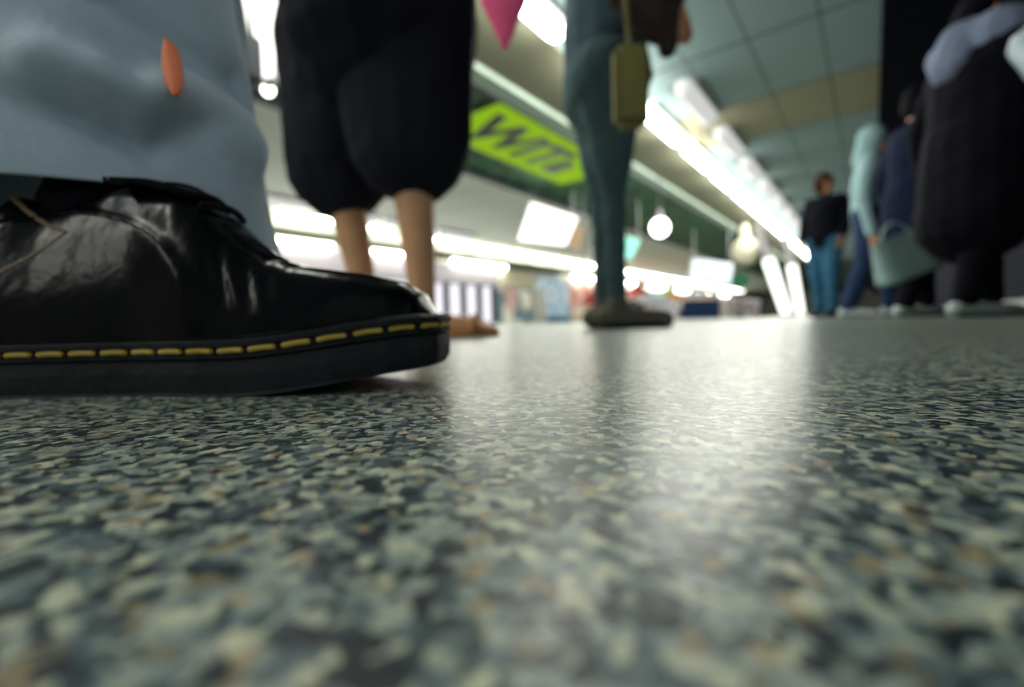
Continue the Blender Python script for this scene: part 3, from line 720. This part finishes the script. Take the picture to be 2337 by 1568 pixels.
def build_shoe(parent):
    def upper(b):
        nu, nv = 130, 72
        def fn(v_, u_):
            s_ = .001 + .298 * (.5 - .5 * math.cos(PI * u_)); th = PI * v_
            W = half_w(min(.303, s_ * 1.012)) - .0045; W = max(W, .0015); z0 = .026 + spring(s_); H_ = interp(TOPZ, s_) - z0
            c, sn = math.cos(th), math.sin(th)
            q = sstep(.17, .10, s_)                    # ankle part narrows upward
            zz = z0 + H_ * (abs(sn) ** (.80 - .1 * q)); 
            rel = (zz - z0) / max(H_, 1e-4)
            wy = W * (1 - .30 * q * sstep(.1, .9, rel)) * math.copysign(abs(c) ** (.62 + .1 * q), c)
            y_ = -wy; off = 0
            # quarter overlay: an arc-shaped panel edge raised over the vamp
            edge = math.hypot((s_ - .085) / .088, (zz - .040) / .066)
            off += .0022 * sstep(1.06, .98, edge)
            # walking creases across the vamp
            for s0, a_ in ((.192, .0018), (.205, .0022), (.216, .0014)):
                off -= a_ * math.exp(-((s_ - s0 + (zz - .05) * .35) / .0035) ** 2) * sstep(.04, .06, zz)
            # toe bulge
            return SL(s_, y_ - off * math.copysign(1, wy) * abs(c), zz + off * sn)
        V = grid_surface(b, fn, nv, nu)
        b.faces.new([r for r in V[0]]); b.faces.new([r for r in V[-1]][::-1])
    root = simple('shoe', M['leather'], upper, parent, True)
    tag(root, 'black leather lace-up shoe with yellow welt stitching')
    def ring(b, prof, m=None):
        pts = outline()
        V = []
        for (g, z) in prof:
            V.append([b.verts.new(SL(s_ + (g if s_ > .15 else -g) * abs(math.cos(PI * min(1, max(0, s_ / .304)))) ** 6, y_ + math.copysign(g, y_) * (1 if abs(y_) > .004 else 0), z + spring(s_))) for (s_, y_) in pts])
        n = len(pts)
        for j in range(len(V) - 1):
            for i in range(n): k = (i + 1) % n; b.faces.new((V[j][i], V[j][k], V[j + 1][k], V[j + 1][i]))
        b.faces.new(V[0][::-1]); b.faces.new(V[-1])
    simple('outsole', M['sole'], lambda b: ring(b, [(-.004, 0), (-.001, .0015), (.0015, .006), (.002, .012), (.0015, .0185), (.0, .0195)]), root)
    simple('welt', M['sole'], lambda b: ring(b, [(.000, .0196), (.0025, .0200), (.0028, .0215), (.0005, .0222), (.0005, .0258), (.0030, .0264), (.0032, .0290), (.0015, .0305), (-.003, .0308)]), root)
    # stitches along the groove of the welt
    pts = outline(400); L_ = [0]
    for a, b_ in zip(pts, pts[1:]): L_.append(L_[-1] + math.hypot(b_[0] - a[0], b_[1] - a[1]))
    def pt(l):
        for i in range(len(L_) - 1):
            if L_[i + 1] >= l:
                t = (l - L_[i]) / max(1e-9, L_[i + 1] - L_[i]); a, b_ = pts[i], pts[i + 1]; return (a[0] + (b_[0] - a[0]) * t, a[1] + (b_[1] - a[1]) * t)
        return pts[-1]
    def st(b):
        l = .01; tot = L_[-1]
        while l < tot - .02:
            q = []
            for k_ in range(4):
                s_, y_ = pt(l + .0118 * k_ / 3); z = .0240 + spring(s_) + (.0003 if k_ in (1, 2) else 0)
                g = .0012; q.append(SL(s_ + (g if s_ > .29 else 0), y_ + math.copysign(g, y_), z))
            tube(b, q, .0018, 6); l += .0182
    simple('stitching', M['thread'], st, root, True)
    # collar binding and heel counter seam on the side
    def side_pt(s_, z, g=.0012):
        W = half_w(s_) - .0045; z0 = .026 + spring(s_); H_ = interp(TOPZ, s_) - z0; rel = min(.999, max(0.001, (z - z0) / H_)); q = sstep(.17, .10, s_)
        sn = rel ** (1 / (.80 - .1 * q)); c = math.sqrt(max(0, 1 - sn * sn))
        return SL(s_, -(W * (1 - .30 * q * sstep(.1, .9, rel)) * c ** (.62 + .1 * q)) - g, z)
    def bind(b):
        pr = [(.048, .117), (.060, .108), (.074, .099), (.088, .094), (.078, .086), (.066, .078), (.054, .071), (.040, .066), (.024, .063), (.010, .062)]
        tube(b, [side_pt(s_, z) for s_, z in pr], .0016)
    simple('binding', M['binding'], bind, root, True)
    def seam(b):
        pr = []
        for i in range(22):
            a = PI * (1 - i / 26); pr.append((.085 + .088 * math.cos(a), .040 + .066 * math.sin(a)))
        pr = [p_ for p_ in pr if p_[0] > .05 and p_[1] < interp(TOPZ, p_[0]) - .004 and p_[1] > .035]
        tube(b, [side_pt(s_, z, .0024) for s_, z in pr], .0007, 6)
    simple('seam', M['leather'], seam, root, True)
    def tongue(b):
        def fn(u, v):
            s_ = .114 + .044 * v; y = (u - .5) * .048
            return SL(s_, y, interp(TOPZ, s_) + .0035 - 7 * y * y + .001 * (1 - v))
        grid_surface(b, fn, 12, 12)
    o = simple('tongue', M['leather'], tongue, root, True); so = o.modifiers.new('s', 'SOLIDIFY'); so.thickness = .0035
    for i, s_ in enumerate((.168, .158, .148)):
        def lace(b):
            q = []
            for k_ in range(9):
                y = -.020 + .040 * k_ / 8; q.append(SL(s_ + .003 * math.sin(PI * k_ / 8), y, interp(TOPZ, s_) + .0025 - 7 * y * y))
            tube(b, q, .0022, 8)
        simple('lace', M['black_cloth'], lace, root, True)
    return root
def person_a():
    U = Vector((0, 0, 1)); k = 1.0
    ankle = SL(.075, .028, .11)
    ankle2 = RH * (heel_a - .03) + FH * .52 + U * .11
    base = RH * (heel_a + .04) + FH * .42
    pel = base + U * .93; chest = base + U * 1.30 + RH * .03; neck = base + U * 1.46 + RH * .04; hc = base + U * 1.60 + RH * .05
    bm = bmesh.new()
    capsule(bm, pel + FH * .07, pel - FH * .07, .11); capsule(bm, pel, chest, .115, .125, sq=1.25, sqdir=FH)
    capsule(bm, chest + FH * .12 + U * .07, chest - FH * .12 + U * .07, .075); capsule(bm, chest + U * .1, neck + U * .05, .055, .05)
    RM = Matrix((FH, RH, U)).transposed()
    ellipsoid(bm, hc + U * .02, .074, .094, .105, RM); ellipsoid(bm, hc + RH * .02 - U * .055, .056, .066, .062, RM)
    capsule(bm, hc + RH * .088 + U * .02, hc + RH * .105 - U * .018, .010, .014, 8)
    capsule(bm, hc + RH * .083 - U * .052 + FH * .018, hc + RH * .083 - U * .052 - FH * .018, .010, .010, 8)
    for q in (-1, 1): capsule(bm, hc + FH * q * .076 + U * .02, hc + FH * q * .078 - U * .02, .014, .011, 8)
    for q, an in ((-1, ankle), (1, ankle2)):
        hip = pel + FH * q * .065 - U * .03; kn = (hip + an) * .5 + FH * (.015 if q < 0 else .0) + U * .02; cf = kn.lerp(an, .75) + FH * (.052 if q < 0 else 0)
        capsule(bm, hip, kn, .07, .048); capsule(bm, kn, cf, .046, .036); capsule(bm, cf, an, .036, .027)
        capsule(bm, an, an - U * .055, .034, .026); capsule(bm, an - U * .062, an - U * .066 + RH * .12, .024, .018)
        sh = chest + FH * q * .165 + U * .09; wr = base + FH * q * .29 + U * .84 + RH * .05; el = (sh + wr) * .5 - RH * .05 + FH * q * .03
        capsule(bm, sh, el, .05, .04); capsule(bm, el, wr, .04, .027); hand(bm, wr, wr - el, -FH * q, .6, 1, 1 if q < 0 else -1)
    body = link('person', bm, M['skin']); fuse(body, .008, 3)
    tag(body, 'nearest person, in wide grey-blue trousers and a black lace-up shoe', 'person')
    for q in (-1, 1): simple('eye', M['eye'], lambda b: ellipsoid(b, hc + RH * .088 + FH * q * .03 + U * .015, .012, .010, .009, RM), body, True)
    simple('hair', M['hair_black'], lambda b: (ellipsoid(b, hc + U * .035 - RH * .014, .086, .1, .102, RM), ellipsoid(b, hc - U * .02 - RH * .045, .08, .07, .095, RM)), body, True)
    def coat(b):
        capsule(b, chest + FH * .11 + U * .05, chest - FH * .11 + U * .05, .115); capsule(b, pel - U * .02, chest, .165, .155, sq=1.2, sqdir=FH); capsule(b, chest + U * .1, neck - U * .03, .10, .07)
        for q in (-1, 1):
            sh = chest + FH * q * .165 + U * .09; wr = base + FH * q * .29 + U * .84 + RH * .05; el = (sh + wr) * .5 - RH * .05 + FH * q * .03
            capsule(b, sh, el, .072, .062); capsule(b, el, el.lerp(wr, .93), .06, .045)
    o = simple('jacket', M['jacket_dark'], coat, body); fuse(o, .012, 4, .02, .15)
    build_shoe(body)
    def sock(b):
        hip = pel - FH * .065 - U * .03; kn = (hip + ankle) * .5 + FH * .015 + U * .02; cf = ankle + U * .045 + FH * .018
        capsule(b, cf, ankle, .036, .039); capsule(b, ankle, ankle - U * .05, .039, .034)
    simple('sock', M['black_cloth'], sock, body, True)
    # second shoe, mostly hidden behind the first
    def s2(b):
        c = ankle2 - U * .11 - RH * .075
        capsule(b, c + RH * .02 + U * .05, c + RH * .235 + U * .045, .04, .038, 16); capsule(b, c + RH * .06 + U * .06, c + RH * .09 + U * .10, .045, .042, 16)
        box(b, c + RH * 0 + Vector((-.001, -.001, 0)), c + Vector((.001, .001, .001)))
    o = simple('shoe', M['leather'], s2, body); fuse(o, .005, 4)
    simple('outsole', M['sole'], lambda b: capsule(b, ankle2 - U * .095 - RH * .045, ankle2 - U * .095 + RH * .175, .015, .015, 16, sq=3, sqdir=FH), o, True)
    # near trouser leg, a wide tube of cloth with deep folds
    def leg_tube(b, ca, cd, ra, rd, top, hem_fn, folds, seed=0, lean_a=0):
        def fn(u, v):
            a = u * 2 * PI; z = hem_fn(a) + (top - hem_fn(a)) * (v ** 1.25)
            fl = interp([(0, 1.0), (.35, .96), (.62, .88), (1, .80)], (z) / top)
            c, sn = math.cos(a), math.sin(a)
            off = 0
            for g in folds: off += g(a, z)
            off += .004 * math.sin(3 * a + 9 * z + seed) + .003 * math.sin(5 * a - 23 * z + seed)
            return RH * (ca + lean_a * min(z, .28) * sstep(.95, .4, z) - .010 * sstep(.3, .6, z) + (ra * fl + off) * c) + FH * (cd + (rd * fl + off) * sn) + U * z
        grid_surface(b, fn, 150, 150, True)
    def hem1(a):   # a=0 toe side, -90 deg = facing the lens, 90 deg = far side
        sn, c = math.sin(a), math.cos(a)
        return .126 - .040 * max(0, c) * sstep(-.7, .2, sn) - .03 * sstep(-.2, .8, sn)
    def fold_line(a, z):
        # the long S-shaped fold crossing the lens side: position in terms of the horizontal coordinate
        x = math.cos(a)
        if math.sin(a) > 0: return 0
        zc = interp([(-1, .185), (0, .172), (.3, .169), (.45, .167), (.6, .160), (.72, .153), (.85, .166), (.95, .178), (1, .182)], x)
        amp = interp([(-1, .0), (0, .0), (.25, .003), (.45, .012), (.62, .014), (.75, .012), (.88, .005), (1, .0)], x)
        dz = z - zc
        return -amp * 1.2 * math.exp(-(dz / .008) ** 2) + amp * 2.0 * math.exp(-((dz - .022) / .016) ** 2) + amp * .35 * math.exp(-((dz + .03) / .02) ** 2)
    def fold2(a, z):
        x = math.cos(a)
        if math.sin(a) > 0: return 0
        return -.013 * math.exp(-((z - (.275 - .06 * x)) / .014) ** 2) + .009 * math.exp(-((z - (.245 - .075 * x)) / .02) ** 2) + .005 * math.exp(-((z - (.14 - .055 * x)) / .018) ** 2)
    def trs(b):
        leg_tube(b, -.292, .352, .121, .088, .88, hem1, (fold_line, fold2), 0, -.12)
    tr = simple('trousers', M['trouser_blue'], trs, body, True); so = tr.modifiers.new('s', 'SOLIDIFY'); so.thickness = .002
    tag(tr, 'wide grey-blue cloth trouser leg')
    def trs2(b):
        leg_tube(b, -.400, .515, .118, .072, .90, lambda a: .06 + .03 * max(0, math.cos(a)), (), 2, 0)
        capsule(b, pel + FH * .07 - U * .03, pel - FH * .07 - U * .03, .145); capsule(b, pel, pel + U * .1, .15, .14)
    t2 = simple('trousers', M['trouser_blue'], trs2, body, True)
    def glint(b):
        c = at(391, 150, .272)  # reflected red light, put in as an orange oval on the cloth
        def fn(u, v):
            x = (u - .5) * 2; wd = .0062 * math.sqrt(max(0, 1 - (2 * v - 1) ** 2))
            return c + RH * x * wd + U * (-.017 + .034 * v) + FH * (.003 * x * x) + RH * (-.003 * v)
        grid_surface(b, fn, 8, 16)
    o = simple('glint', M['orange'], glint, tr, True); so = o.modifiers.new('s', 'SOLIDIFY'); so.thickness = .001; tag(o, 'reflected orange-red oval patch')
person_a()
